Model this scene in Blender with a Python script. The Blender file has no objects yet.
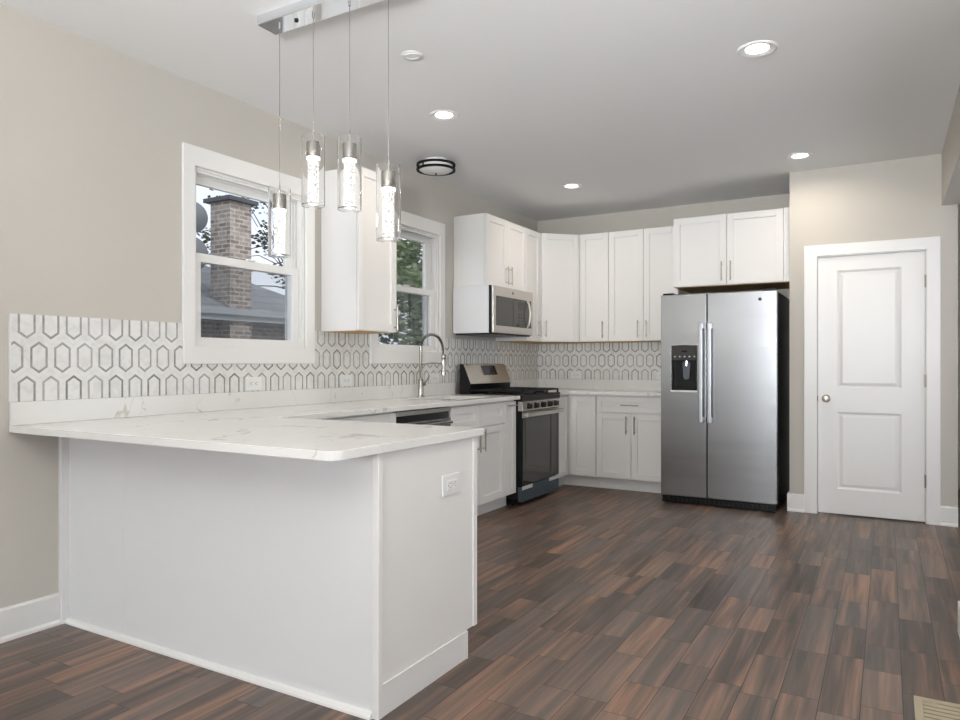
import bpy, bmesh, math, random
from mathutils import Vector, Matrix

R = math.radians
scene = bpy.context.scene
COL = scene.collection

# ------------------------------------------------------------------ camera
cam_data = bpy.data.cameras.new('camera')
cam = bpy.data.objects.new('camera', cam_data)
COL.objects.link(cam)
cam.location = (3.2617, 0.0, 1.1807)
cam.rotation_euler = (R(90), 0, R(29.8945))
cam_data.sensor_width = 36.0
cam_data.lens = 36.0 * 708.2554 / 960.0
cam_data.shift_y = 3.186 / 960.0
cam_data.clip_start = 0.02
scene.camera = cam

# ------------------------------------------------------------------ world
SKY_STRENGTH = 1.35
world = bpy.data.worlds.new('World')
scene.world = world
world.use_nodes = True
wn, wl = world.node_tree.nodes, world.node_tree.links
wn.clear()
w_out = wn.new('ShaderNodeOutputWorld')
w_bg = wn.new('ShaderNodeBackground')
w_tc = wn.new('ShaderNodeTexCoord')
w_noise = wn.new('ShaderNodeTexNoise')
w_noise.inputs['Scale'].default_value = 3.0
w_noise.inputs['Detail'].default_value = 5.0
w_ramp = wn.new('ShaderNodeValToRGB')
w_ramp.color_ramp.elements[0].color = (0.72, 0.80, 0.93, 1)
w_ramp.color_ramp.elements[0].position = 0.38
w_ramp.color_ramp.elements[1].color = (0.90, 0.93, 1.0, 1)
w_ramp.color_ramp.elements[1].position = 0.62
wl.new(w_tc.outputs['Generated'], w_noise.inputs['Vector'])
wl.new(w_noise.outputs['Fac'], w_ramp.inputs['Fac'])
wl.new(w_ramp.outputs['Color'], w_bg.inputs['Color'])
w_bg.inputs['Strength'].default_value = SKY_STRENGTH
wl.new(w_bg.outputs['Background'], w_out.inputs['Surface'])

# ------------------------------------------------------------------ exposure
scene.view_settings.view_transform = 'Standard'
scene.view_settings.look = 'None'
scene.view_settings.exposure = 0.08
scene.view_settings.gamma = 1.0
scene.view_settings.use_curve_mapping = False


# ------------------------------------------------------------------ rear daylight and added fill lamps
def area(name, loc, rot, sx, sy, power, color, spread=180):
    l = bpy.data.lights.new(name, 'AREA')
    l.shape = 'RECTANGLE'
    l.size, l.size_y = sx, sy
    l.energy = power
    l.color = color
    l.spread = R(spread)
    o = bpy.data.objects.new(name, l)
    o.location = loc
    o.rotation_euler = rot
    COL.objects.link(o)
    return o


DAY = (0.90, 0.95, 1.0)
area('daylight_rear', (2.70, -7.25, 1.35), (R(95), 0, 0), 1.6, 2.1, 150, DAY)
area('fill_right_rear', (3.95, -1.4, 1.15), (R(100), 0, R(90)), 2.0, 2.1, 3, DAY)  # added fill lamp at an invented opening out of view
area('fill_right', (3.95, 1.75, 1.15), (R(105), 0, R(90)), 2.5, 2.1, 19, DAY)  # added fill lamp outside an invented gap in the right wall
area('fill_side_room', (5.35, 5.0, 1.35), (R(105), 0, R(90)), 2.2, 1.6, 13, DAY)  # added fill lamp, shines in from the side room
# added fill lamp behind the camera, thrown up at the ceiling
fl = area('bounce_fill', (2.7, -1.4, 1.50), (0, 0, 0), 0.8, 0.8, 165, (0.97, 0.985, 1.0), 150)
fl.rotation_euler = Vector((-0.08, 0.34, 0.92)).to_track_quat('-Z', 'Y').to_euler()

fl = area('forward_fill', (3.1, -2.4, 1.55), (0, 0, 0), 0.8, 0.8, 27, (0.97, 0.985, 1.0), 62)  # added fill lamp behind the camera, aimed at the far end of the kitchen
fl.rotation_euler = Vector((-0.10, 0.92, 0.26)).to_track_quat('-Z', 'Y').to_euler()

sun = bpy.data.lights.new('hazy_sun', 'SUN')
sun.energy = 1.6
sun.angle = R(30)
sun.color = (1.0, 0.97, 0.92)
so = bpy.data.objects.new('hazy_sun', sun)
so.rotation_euler = Vector((-0.62, -0.28, -0.73)).to_track_quat('-Z', 'Y').to_euler()
COL.objects.link(so)


# ================================================================== materials
class G:
    """small node-graph helper"""
    def __init__(self, name):
        self.m = bpy.data.materials.new(name)
        self.m.use_nodes = True
        self.n = self.m.node_tree.nodes
        self.l = self.m.node_tree.links
        self.b = self.n['Principled BSDF']
        self._pos = None

    def link(self, a, b):
        self.l.new(a, b)

    def pos(self):
        if self._pos is None:
            g = self.n.new('ShaderNodeNewGeometry')
            s = self.n.new('ShaderNodeSeparateXYZ')
            self.link(g.outputs['Position'], s.inputs[0])
            self._pos = (s.outputs[0], s.outputs[1], s.outputs[2], g.outputs['Position'])
        return self._pos

    def m_(self, op, a, b=None, c=None, clamp=False):
        nd = self.n.new('ShaderNodeMath')
        nd.operation = op
        nd.use_clamp = clamp
        for i, v in enumerate((a, b, c)):
            if v is None:
                continue
            if isinstance(v, (int, float)):
                nd.inputs[i].default_value = v
            else:
                self.link(v, nd.inputs[i])
        return nd.outputs[0]

    def vec(self, x, y, z):
        nd = self.n.new('ShaderNodeCombineXYZ')
        for i, v in enumerate((x, y, z)):
            if isinstance(v, (int, float)):
                nd.inputs[i].default_value = v
            else:
                self.link(v, nd.inputs[i])
        return nd.outputs[0]

    def noise(self, vec, scale=5, detail=2, rough=0.5, dist=0.0):
        nd = self.n.new('ShaderNodeTexNoise')
        nd.inputs['Scale'].default_value = scale
        nd.inputs['Detail'].default_value = detail
        nd.inputs['Roughness'].default_value = rough
        nd.inputs['Distortion'].default_value = dist
        if vec is not None:
            self.link(vec, nd.inputs['Vector'])
        return nd.outputs['Fac']

    def white(self, vec):
        nd = self.n.new('ShaderNodeTexWhiteNoise')
        nd.noise_dimensions = '3D'
        self.link(vec, nd.inputs['Vector'])
        return nd.outputs['Value']

    def ramp(self, fac, stops):
        nd = self.n.new('ShaderNodeValToRGB')
        e = nd.color_ramp.elements
        while len(e) < len(stops):
            e.new(0.5)
        for i, (p, c) in enumerate(stops):
            e[i].position = p
            e[i].color = (*c, 1) if len(c) == 3 else c
        self.link(fac, nd.inputs['Fac'])
        return nd.outputs['Color']

    def mix(self, fac, a, b, blend='MIX'):
        nd = self.n.new('ShaderNodeMix')
        nd.data_type = 'RGBA'
        nd.blend_type = blend
        for s, v in ((nd.inputs[0], fac), (nd.inputs[6], a), (nd.inputs[7], b)):
            if isinstance(v, (int, float)):
                s.default_value = v
            elif isinstance(v, tuple):
                s.default_value = (*v, 1)
            else:
                self.link(v, s)
        return nd.outputs[2]

    def bump(self, h, strength=0.2, dist=0.002):
        nd = self.n.new('ShaderNodeBump')
        nd.inputs['Strength'].default_value = strength
        nd.inputs['Distance'].default_value = dist
        self.link(h, nd.inputs['Height'])
        self.link(nd.outputs[0], self.b.inputs['Normal'])

    def set(self, **k):
        for key, v in k.items():
            s = self.b.inputs[key.replace('_', ' ')]
            if isinstance(v, tuple) and len(v) == 3:
                s.default_value = (*v, 1)
            elif isinstance(v, (int, float, tuple)):
                s.default_value = v
            else:
                self.link(v, s)
        return self


def simple(name, col, rough=0.5, metal=0.0, bump=0.0, bscale=60, spec=None, var=0.0):
    g = G(name)
    g.set(Roughness=rough, Metallic=metal)
    p = g.pos()[3]
    if var:
        n = g.noise(p, 3.0, 3)
        g.set(Base_Color=g.mix(n, tuple(c * (1 - var) for c in col), tuple(min(1, c * (1 + var)) for c in col)))
    else:
        g.set(Base_Color=col)
    if spec is not None:
        g.b.inputs['Specular IOR Level'].default_value = spec
    if bump:
        g.bump(g.noise(p, bscale, 2), bump, 0.001)
    return g.m


def emission(name, col, strength):
    g = G(name)
    g.set(Base_Color=(0.8, 0.8, 0.8), Emission_Color=col, Emission_Strength=strength)
    return g.m


M = {}
M['wall'] = simple('wall_paint', (0.545, 0.515, 0.465), 0.75, bump=0.08, bscale=220)
M['ceiling'] = simple('ceiling_paint', (0.81, 0.812, 0.81), 0.85, bump=0.06, bscale=180)
M['trim'] = simple('white_trim_paint', (0.80, 0.795, 0.78), 0.35)
M['cabinet'] = simple('white_cabinet_paint', (0.80, 0.79, 0.775), 0.32)
M['panel'] = simple('white_panel_laminate', (0.77, 0.775, 0.785), 0.38)
M['rawwood'] = simple('raw_plywood', (0.55, 0.34, 0.13), 0.6, var=0.15)
M['black'] = simple('black_enamel', (0.007, 0.007, 0.0075), 0.3, spec=0.25)
M['blackmatte'] = simple('black_cast_iron', (0.010, 0.010, 0.011), 0.55, spec=0.25)
M['bronze'] = simple('dark_bronze', (0.006, 0.0055, 0.0055), 0.5, spec=0.2)
M['blackglass'] = simple('black_glass', (0.020, 0.018, 0.016), 0.04, spec=0.8)
M['chrome'] = simple('polished_chrome', (0.80, 0.82, 0.85), 0.06, 1.0)
M['nickel'] = simple('brushed_nickel', (0.44, 0.40, 0.34), 0.28, 1.0)
M['satin'] = simple('satin_steel', (0.52, 0.53, 0.55), 0.32, 1.0)
M['gun'] = simple('faucet_steel', (0.42, 0.40, 0.37), 0.22, 1.0)
M['plastic'] = simple('white_plastic', (0.80, 0.80, 0.79), 0.3)
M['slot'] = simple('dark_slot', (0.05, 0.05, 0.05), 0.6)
M['vent'] = simple('tan_vent_metal', (0.36, 0.31, 0.21), 0.4)
M['sink'] = simple('sink_steel', (0.60, 0.61, 0.62), 0.25, 1.0)
M['ledge'] = simple('tile_edge_strip', (0.76, 0.75, 0.73), 0.3)
M['filmblue'] = simple('blue_film_on_steel', (0.075, 0.105, 0.130), 0.15, 0.3)
M['tape'] = simple('clear_tape_strip', (0.55, 0.57, 0.58), 0.3)
M['display'] = simple('display_glass', (0.015, 0.014, 0.014), 0.08)
M['greyplastic'] = simple('grey_dispenser_plastic', (0.040, 0.038, 0.037), 0.4, spec=0.25)
M['clearplastic'] = simple('dispenser_paddle', (0.12, 0.13, 0.16), 0.15)
M['shingle'] = None
M['bulb'] = emission('downlight_lens', (1.0, 0.95, 0.86), 8.0)
M['diffuser'] = simple('frosted_white_glass', (0.82, 0.82, 0.80), 0.35)
M['gutter'] = simple('weathered_white_gutter', (0.58, 0.60, 0.62), 0.5)
M['dish'] = simple('grey_dish_enamel', (0.16, 0.17, 0.18), 0.6)
M['ground'] = simple('grass_ground', (0.06, 0.09, 0.035), 0.9, var=0.3)
M['bark'] = simple('tree_bark', (0.07, 0.055, 0.045), 0.9, bump=0.4, bscale=30)
M['cap'] = simple('chimney_cap_concrete', (0.09, 0.095, 0.10), 0.8)


def mat_steel(name, base=(0.43, 0.44, 0.455), rough=0.17, axis='x'):
    g = G(name)
    x, y, z, p = g.pos()
    if axis == 'x':
        v = g.vec(g.m_('MULTIPLY', x, 1.5), g.m_('MULTIPLY', y, 1.5), g.m_('MULTIPLY', z, 400))
        v2 = g.vec(g.m_('MULTIPLY', x, 1.2), g.m_('MULTIPLY', y, 1.2), g.m_('MULTIPLY', z, 7))
    else:
        v = g.vec(g.m_('MULTIPLY', x, 400), g.m_('MULTIPLY', y, 400), g.m_('MULTIPLY', z, 1.5))
        v2 = g.vec(g.m_('MULTIPLY', x, 7), g.m_('MULTIPLY', y, 7), g.m_('MULTIPLY', z, 1.2))
    n = g.noise(v, 1.0, 2)
    g.set(Base_Color=g.mix(n, tuple(c * 0.92 for c in base), tuple(c * 1.06 for c in base)), Metallic=1.0)
    g.set(Roughness=g.m_('MULTIPLY_ADD', n, 0.10, rough))
    g.bump(g.m_('ADD', g.m_('MULTIPLY', g.noise(v2, 1.0, 1), 1.0), g.m_('MULTIPLY', n, 0.02)), 0.18, 0.006)
    return g.m


M['steel'] = mat_steel('brushed_stainless')
M['steelwarm'] = mat_steel('brushed_stainless_warm', (0.60, 0.57, 0.53), 0.26)


def mat_floor():
    g = G('dark_plank_floor')
    x, y, z, p = g.pos()
    W, L = 0.127, 0.92
    u = g.m_('DIVIDE', g.m_('ADD', x, 10 * W - 3.182 + 30 * W), W)
    row = g.m_('FLOOR', u)
    fu = g.m_('FRACT', u)
    off = g.white(g.vec(row, 3.1, 7.7))
    v = g.m_('ADD', g.m_('DIVIDE', y, L), g.m_('MULTIPLY', off, 9.0))
    # plank lengths vary: each length cell is cut at a random point
    cell = g.m_('FLOOR', v)
    fv = g.m_('FRACT', v)
    cut = g.m_('MULTIPLY_ADD', g.white(g.vec(row, cell, 5.5)), 0.45, 0.30)
    second = g.m_('GREATER_THAN', fv, cut)
    pid = g.m_('ADD', g.m_('MULTIPLY', cell, 2.0), second)
    rnd = g.white(g.vec(row, pid, 1.3))
    rnd2 = g.white(g.vec(row, pid, 9.9))
    # streaks that run along the plank
    sx = g.m_('MULTIPLY_ADD', x, 21.0, g.m_('MULTIPLY', rnd, 60.0))
    sy = g.m_('MULTIPLY_ADD', y, 1.0, g.m_('MULTIPLY', rnd2, 40.0))
    s1 = g.noise(g.vec(sx, sy, 0.0), 1.0, 3, 0.6, 0.35)
    s2 = g.noise(g.vec(g.m_('MULTIPLY', sx, 9.0), g.m_('MULTIPLY', sy, 3.0), 2.0), 1.0, 3, 0.6)
    tone = g.m_('ADD', g.m_('MULTIPLY', g.m_('SUBTRACT', s1, 0.5), 1.55), g.m_('MULTIPLY_ADD', rnd, 0.26, 0.35))
    tone = g.m_('ADD', tone, g.m_('MULTIPLY_ADD', s2, 0.30, -0.15))
    col = g.ramp(tone, [(0.15, (0.043, 0.033, 0.028)), (0.40, (0.088, 0.060, 0.046)),
                        (0.58, (0.158, 0.096, 0.066)), (0.78, (0.275, 0.150, 0.092)), (0.95, (0.33, 0.20, 0.13))])
    grey = g.mix(g.m_('MULTIPLY', rnd2, 0.40), col, (0.150, 0.135, 0.125))
    # seams
    d1 = g.m_('MULTIPLY', g.m_('MINIMUM', fu, g.m_('SUBTRACT', 1.0, fu)), W)
    e1 = g.m_('MULTIPLY', g.m_('MINIMUM', fv, g.m_('SUBTRACT', 1.0, fv)), L)
    e2 = g.m_('MULTIPLY', g.m_('ABSOLUTE', g.m_('SUBTRACT', fv, cut)), L)
    gap = g.m_('LESS_THAN', g.m_('MINIMUM', d1, g.m_('MINIMUM', e1, e2)), 0.0013)
    g.set(Base_Color=g.mix(gap, grey, (0.010, 0.008, 0.007)))
    g.set(Roughness=g.m_('MULTIPLY_ADD', s2, 0.14, 0.30))
    g.b.inputs['Specular IOR Level'].default_value = 0.36
    g.bump(g.m_('ADD', g.m_('MULTIPLY', gap, -1.0), g.m_('MULTIPLY', s2, 0.35)), 0.25, 0.0015)
    return g.m


M['floor'] = mat_floor()


def mat_tile(name, axis, phase, zc=1.2065, s=0.103, pitch=0.151):
    g = G(name)
    x, y, z, p = g.pos()
    a_ = y if axis == 'y' else x
    A, c, t = 0.0375, 0.0572, 0.0098

    def lattice(ph, z0):
        u = g.m_('DIVIDE', g.m_('ADD', a_, 100 * s - ph), s)
        du = g.m_('ABSOLUTE', g.m_('MULTIPLY', g.m_('SUBTRACT', g.m_('FRACT', g.m_('ADD', u, 0.5)), 0.5), s))
        w = g.m_('DIVIDE', g.m_('ADD', z, 20 * pitch - z0), 2 * pitch)
        dv = g.m_('ABSOLUTE', g.m_('MULTIPLY', g.m_('SUBTRACT', g.m_('FRACT', g.m_('ADD', w, 0.5)), 0.5), 2 * pitch))
        side = g.m_('SUBTRACT', du, A)
        slant = g.m_('SUBTRACT', g.m_('ADD', g.m_('MULTIPLY', du, 0.59), g.m_('MULTIPLY', dv, 0.808)), c)
        ident = g.m_('ADD', g.m_('MULTIPLY', g.m_('FLOOR', g.m_('ADD', u, 0.5)), 7.0), g.m_('FLOOR', g.m_('ADD', w, 0.5)))
        return g.m_('MAXIMUM', side, slant), ident

    d1, i1 = lattice(phase, zc)
    d2, i2 = lattice(phase + s / 2, zc + pitch)
    d = g.m_('MINIMUM', d1, d2)
    ident = g.m_('ADD', i1, g.m_('MULTIPLY', g.m_('LESS_THAN', d2, d1), g.m_('SUBTRACT', i2, i1)))
    ring = g.m_('MULTIPLY', g.m_('LESS_THAN', d, 0.0), g.m_('GREATER_THAN', d, -t))
    seam = g.m_('LESS_THAN', g.m_('ABSOLUTE', g.m_('SUBTRACT', d1, d2)), 0.0016)
    # the boundary between neighbours in one row
    u = g.m_('DIVIDE', g.m_('ADD', a_, 100 * s - phase), s)
    marble = g.noise(p, 14, 4, 0.6, 1.2)
    white = g.ramp(marble, [(0.35, (0.68, 0.67, 0.645)), (0.55, (0.77, 0.765, 0.745)), (0.8, (0.80, 0.795, 0.78))])
    gn = g.noise(p, 26, 3, 0.6)
    rr = g.white(g.vec(ident, 2.0, 5.0))
    gv = g.m_('ADD', g.m_('MULTIPLY', rr, 0.40), g.m_('MULTIPLY', gn, 0.62))
    grey = g.ramp(gv, [(0.25, (0.17, 0.168, 0.162)), (0.5, (0.31, 0.305, 0.29)), (0.8, (0.46, 0.45, 0.43))])
    colr = g.mix(g.m_('MULTIPLY', seam, 0.45), white, (0.50, 0.49, 0.47))
    g.set(Base_Color=g.mix(ring, colr, grey), Roughness=0.22)
    return g.m


M['tile_left'] = mat_tile('hex_marble_mosaic_left', 'y', 1.744)
M['tile_back'] = mat_tile('hex_marble_mosaic_back', 'x', 0.035, s=0.0995)


def mat_quartz():
    g = G('white_quartz')
    x, y, z, p = g.pos()
    warp = g.noise(p, 2.2, 3, 0.6)
    n = g.noise(g.vec(g.m_('ADD', x, g.m_('MULTIPLY', warp, 0.8)), g.m_('MULTIPLY', y, 1.0), g.m_('MULTIPLY', z, 0.45)), 2.1, 3, 0.55, 0.5)
    line = g.m_('ABSOLUTE', g.m_('SUBTRACT', n, 0.5))
    mask = g.noise(p, 3.1, 2)
    wide = g.m_('MULTIPLY', g.m_('GREATER_THAN', mask, 0.575), 0.014)
    vein = g.m_('SUBTRACT', 1.0, g.m_('DIVIDE', line, g.m_('ADD', wide, 0.0035)), clamp=True)
    vein = g.m_('MULTIPLY', vein, g.m_('GREATER_THAN', mask, 0.46))
    blot = g.noise(p, 40, 3)
    vc = g.mix(blot, (0.42, 0.40, 0.33), (0.58, 0.56, 0.48))
    base = g.mix(g.noise(p, 6, 3), (0.76, 0.755, 0.73), (0.81, 0.805, 0.785))
    g.set(Base_Color=g.mix(g.m_('MULTIPLY', vein, 0.75), base, vc), Roughness=0.14)
    return g.m


M['quartz'] = mat_quartz()


def mat_brick(name, axis, c1, c2, mortar):
    g = G(name)
    x, y, z, p = g.pos()
    b = g.n.new('ShaderNodeTexBrick')
    h = {'x': x, 'y': y}[axis]
    g.link(g.vec(h, z, 0.0), b.inputs['Vector'])
    b.inputs['Scale'].default_value = 1.0
    b.inputs['Brick Width'].default_value = 0.115
    b.inputs['Row Height'].default_value = 0.043
    b.inputs['Mortar Size'].default_value = 0.007
    b.inputs['Mortar Smooth'].default_value = 0.2
    b.inputs['Bias'].default_value = 0.0
    b.inputs['Color1'].default_value = (*c1, 1)
    b.inputs['Color2'].default_value = (*c2, 1)
    b.inputs['Mortar'].default_value = (*mortar, 1)
    n = g.noise(p, 16, 4, 0.65)
    g.set(Base_Color=g.mix(0.7, b.outputs['Color'], g.ramp(n, [(0.3, (0.45, 0.45, 0.45)), (0.7, (1, 1, 1))]), 'MULTIPLY'))
    g.set(Roughness=0.9)
    g.bump(g.m_('SUBTRACT', 1.0, b.outputs['Fac']), 0.5, 0.006)
    return g.m


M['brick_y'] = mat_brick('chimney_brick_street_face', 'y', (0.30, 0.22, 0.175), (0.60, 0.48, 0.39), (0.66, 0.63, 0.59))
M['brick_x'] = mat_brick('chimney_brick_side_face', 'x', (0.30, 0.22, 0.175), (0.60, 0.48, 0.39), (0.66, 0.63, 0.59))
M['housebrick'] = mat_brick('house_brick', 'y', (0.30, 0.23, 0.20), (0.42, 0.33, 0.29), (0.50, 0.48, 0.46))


def mat_shingle():
    g = G('grey_shingles')
    x, y, z, p = g.pos()
    b = g.n.new('ShaderNodeTexBrick')
    g.link(g.vec(y, g.m_('MULTIPLY', z, 1.6), 0.0), b.inputs['Vector'])
    b.inputs['Scale'].default_value = 1.0
    b.inputs['Brick Width'].default_value = 0.3
    b.inputs['Row Height'].default_value = 0.14
    b.inputs['Mortar Size'].default_value = 0.006
    b.inputs['Color1'].default_value = (0.20, 0.205, 0.215, 1)
    b.inputs['Color2'].default_value = (0.27, 0.275, 0.285, 1)
    b.inputs['Mortar'].default_value = (0.11, 0.11, 0.12, 1)
    g.set(Base_Color=b.outputs['Color'], Roughness=0.9)
    return g.m


M['shingle'] = mat_shingle()


def mat_leaf(name, c1, c2):
    g = G(name)
    p = g.pos()[3]
    n = g.noise(p, 5, 3)
    g.set(Base_Color=g.mix(n, c1, c2), Roughness=0.6)
    return g.m


M['leaf'] = mat_leaf('green_leaves', (0.11, 0.16, 0.07), (0.30, 0.36, 0.19))
M['leafdark'] = mat_leaf('dark_leaves', (0.025, 0.04, 0.02), (0.09, 0.10, 0.06))
M['hedge'] = mat_leaf('hedge_leaves', (0.04, 0.11, 0.05), (0.09, 0.19, 0.09))


def mat_pane():
    m = bpy.data.materials.new('window_pane_glass')
    m.use_nodes = True
    n, l = m.node_tree.nodes, m.node_tree.links
    n.clear()
    out = n.new('ShaderNodeOutputMaterial')
    tr = n.new('ShaderNodeBsdfTransparent')
    tr.inputs['Color'].default_value = (0.96, 0.97, 0.98, 1)
    gl = n.new('ShaderNodeBsdfGlossy')
    gl.inputs['Roughness'].default_value = 0.01
    lw = n.new('ShaderNodeLayerWeight')
    pw = n.new('ShaderNodeMath')
    pw.operation = 'POWER'
    pw.inputs[1].default_value = 5.0
    sc_ = n.new('ShaderNodeMath')
    sc_.operation = 'MULTIPLY_ADD'
    sc_.inputs[1].default_value = 0.9
    sc_.inputs[2].default_value = 0.03
    l.new(lw.outputs['Facing'], pw.inputs[0])
    l.new(pw.outputs[0], sc_.inputs[0])
    mx = n.new('ShaderNodeMixShader')
    l.new(sc_.outputs[0], mx.inputs[0])
    l.new(tr.outputs[0], mx.inputs[1])
    l.new(gl.outputs[0], mx.inputs[2])
    l.new(mx.outputs[0], out.inputs[0])
    return m


def mat_screen():
    m = bpy.data.materials.new('insect_screen_mesh')
    m.use_nodes = True
    n, l = m.node_tree.nodes, m.node_tree.links
    n.clear()
    out = n.new('ShaderNodeOutputMaterial')
    tr = n.new('ShaderNodeBsdfTransparent')
    di = n.new('ShaderNodeBsdfDiffuse')
    di.inputs['Color'].default_value = (0.16, 0.18, 0.20, 1)
    mx = n.new('ShaderNodeMixShader')
    mx.inputs[0].default_value = 0.22
    l.new(tr.outputs[0], mx.inputs[1])
    l.new(di.outputs[0], mx.inputs[2])
    l.new(mx.outputs[0], out.inputs[0])
    return m


M['pane'] = mat_pane()
M['screen'] = mat_screen()


def mat_shade():
    g = G('clear_shade_glass')
    g.set(Base_Color=(1, 1, 1), Roughness=0.0, IOR=1.35, Transmission_Weight=1.0)
    return g.m


M['shade'] = mat_shade()


def mat_crystal():
    g = G('lit_bubble_crystal')
    p = g.pos()[3]
    v = g.n.new('ShaderNodeTexVoronoi')
    v.inputs['Scale'].default_value = 95
    g.link(p, v.inputs['Vector'])
    n = g.noise(p, 60, 2)
    st = g.ramp(g.m_('ADD', g.m_('MULTIPLY', v.outputs['Distance'], 0.7), g.m_('MULTIPLY', n, 0.5)),
                [(0.40, (0.30, 0.30, 0.30)), (0.62, (1.0, 1.0, 1.0))])
    s = g.n.new('ShaderNodeSeparateColor')
    g.link(st, s.inputs[0])
    g.set(Base_Color=(0.25, 0.25, 0.25), Roughness=0.1, Emission_Color=(1.0, 0.98, 0.95), Emission_Strength=s.outputs[0])
    return g.m


M['crystal'] = mat_crystal()
M['crystal_top'] = emission('lit_crystal_collar', (1.0, 0.98, 0.95), 1.6)


# ================================================================== geometry helpers
class MB:
    def __init__(self):
        self.bm = bmesh.new()

    def box(self, x0, x1, y0, y1, z0, z1, mi=0):
        x0, x1 = sorted((x0, x1)); y0, y1 = sorted((y0, y1)); z0, z1 = sorted((z0, z1))
        v = [self.bm.verts.new(c) for c in ((x0, y0, z0), (x1, y0, z0), (x1, y1, z0), (x0, y1, z0),
                                             (x0, y0, z1), (x1, y0, z1), (x1, y1, z1), (x0, y1, z1))]
        for f in ((0, 3, 2, 1), (4, 5, 6, 7), (0, 1, 5, 4), (1, 2, 6, 5), (2, 3, 7, 6), (3, 0, 4, 7)):
            self.bm.faces.new([v[i] for i in f]).material_index = mi
        return self

    def prism(self, pts, axis, a0, a1):
        """extrude a 2-D outline along an axis; pts are (p,q) in the remaining two axes in xyz order"""
        def mk(p, q, a):
            return {'x': (a, p, q), 'y': (p, a, q), 'z': (p, q, a)}[axis]
        A = [self.bm.verts.new(mk(p, q, a0)) for p, q in pts]
        B = [self.bm.verts.new(mk(p, q, a1)) for p, q in pts]
        self.bm.faces.new(A)
        self.bm.faces.new(list(reversed(B)))
        n = len(pts)
        for i in range(n):
            self.bm.faces.new([A[i], B[i], B[(i + 1) % n], A[(i + 1) % n]])
        return self

    def lathe(self, prof, c=(0, 0, 0), axis='z', seg=32, close=False):
        """prof: list of (radius, height)"""
        rings = []
        for r, h in prof:
            ring = []
            for k in range(seg):
                a = 2 * math.pi * k / seg
                u, v = r * math.cos(a), r * math.sin(a)
                co = {'z': (u, v, h), 'x': (h, u, v), 'y': (u, h, v)}[axis]
                ring.append(self.bm.verts.new((co[0] + c[0], co[1] + c[1], co[2] + c[2])))
            rings.append(ring)
        pairs = list(zip(rings[:-1], rings[1:]))
        if close:
            pairs.append((rings[-1], rings[0]))
        for A, B in pairs:
            for k in range(seg):
                self.bm.faces.new([A[k], A[(k + 1) % seg], B[(k + 1) % seg], B[k]])
        if not close:
            self.bm.faces.new(rings[0])
            self.bm.faces.new(rings[-1])
        return self

    def cyl(self, c, r, h, axis='z', seg=24):
        return self.lathe([(r, 0), (r, h)], c, axis, seg)

    def tube(self, pts, r, seg=10):
        pts = [Vector(p) for p in pts]
        rings = []
        up = None
        for i, p in enumerate(pts):
            t = (pts[min(i + 1, len(pts) - 1)] - pts[max(i - 1, 0)]).normalized()
            if up is None:
                up = Vector((0, 0, 1)) if abs(t.z) < 0.9 else Vector((1, 0, 0))
            s = t.cross(up).normalized()
            up = s.cross(t).normalized()
            rr = r[i] if isinstance(r, (list, tuple)) else r
            rings.append([self.bm.verts.new(p + s * rr * math.cos(2 * math.pi * k / seg) + up * rr * math.sin(2 * math.pi * k / seg)) for k in range(seg)])
        for A, B in zip(rings[:-1], rings[1:]):
            for k in range(seg):
                self.bm.faces.new([A[k], A[(k + 1) % seg], B[(k + 1) % seg], B[k]])
        self.bm.faces.new(rings[0])
        self.bm.faces.new(rings[-1])
        return self

    def grid_slab(self, us, vs, keep, axis, a0, a1):
        """slab with holes: cells of a grid kept where keep(i,j); axis is the thickness axis"""
        def mk(u, v, a):
            return {'x': (a, u, v), 'y': (u, a, v), 'z': (u, v, a)}[axis]
        cache = {}

        def vert(i, j, k):
            if (i, j, k) not in cache:
                cache[(i, j, k)] = self.bm.verts.new(mk(us[i], vs[j], (a0, a1)[k]))
            return cache[(i, j, k)]
        nu, nv = len(us) - 1, len(vs) - 1
        K = lambda i, j: 0 <= i < nu and 0 <= j < nv and keep(i, j)
        for i in range(nu):
            for j in range(nv):
                if not K(i, j):
                    continue
                for k in (0, 1):
                    self.bm.faces.new([vert(i, j, k), vert(i + 1, j, k), vert(i + 1, j + 1, k), vert(i, j + 1, k)])
                for (di, dj, e) in ((-1, 0, ((i, j), (i, j + 1))), (1, 0, ((i + 1, j), (i + 1, j + 1))),
                                    (0, -1, ((i, j), (i + 1, j))), (0, 1, ((i, j + 1), (i + 1, j + 1)))):
                    if not K(i + di, j + dj):
                        (p, q), (r_, s_) = e
                        self.bm.faces.new([vert(p, q, 0), vert(r_, s_, 0), vert(r_, s_, 1), vert(p, q, 1)])
        return self

    def build(self, name, mat, parent=None, bevel=0.0, smooth=False, world=False, seg=2):
        bm = self.bm
        bmesh.ops.recalc_face_normals(bm, faces=bm.faces)
        me = bpy.data.meshes.new(name)
        bm.to_mesh(me)
        bm.free()
        mats = mat if isinstance(mat, (list, tuple)) else [mat]
        for mm in mats:
            me.materials.append(mm)
        o = bpy.data.objects.new(name, me)
        COL.objects.link(o)
        if parent is not None:
            o.parent = parent
            if world:
                r = parent
                while r.parent:
                    r = r.parent
                me.transform(r.matrix_basis.inverted())
        if smooth:
            for p in me.polygons:
                p.use_smooth = True
            md = o.modifiers.new('edge_split', 'EDGE_SPLIT')
            md.split_angle = R(35)
        if bevel:
            md = o.modifiers.new('bevel', 'BEVEL')
            md.width = bevel
            md.segments = seg
            md.limit_method = 'ANGLE'
            md.angle_limit = R(40)
        return o


def tag(o, label=None, cat=None, group=None, kind=None):
    if label: o['label'] = label
    if cat: o['category'] = cat
    if group: o['group'] = group
    if kind: o['kind'] = kind
    return o


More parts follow.
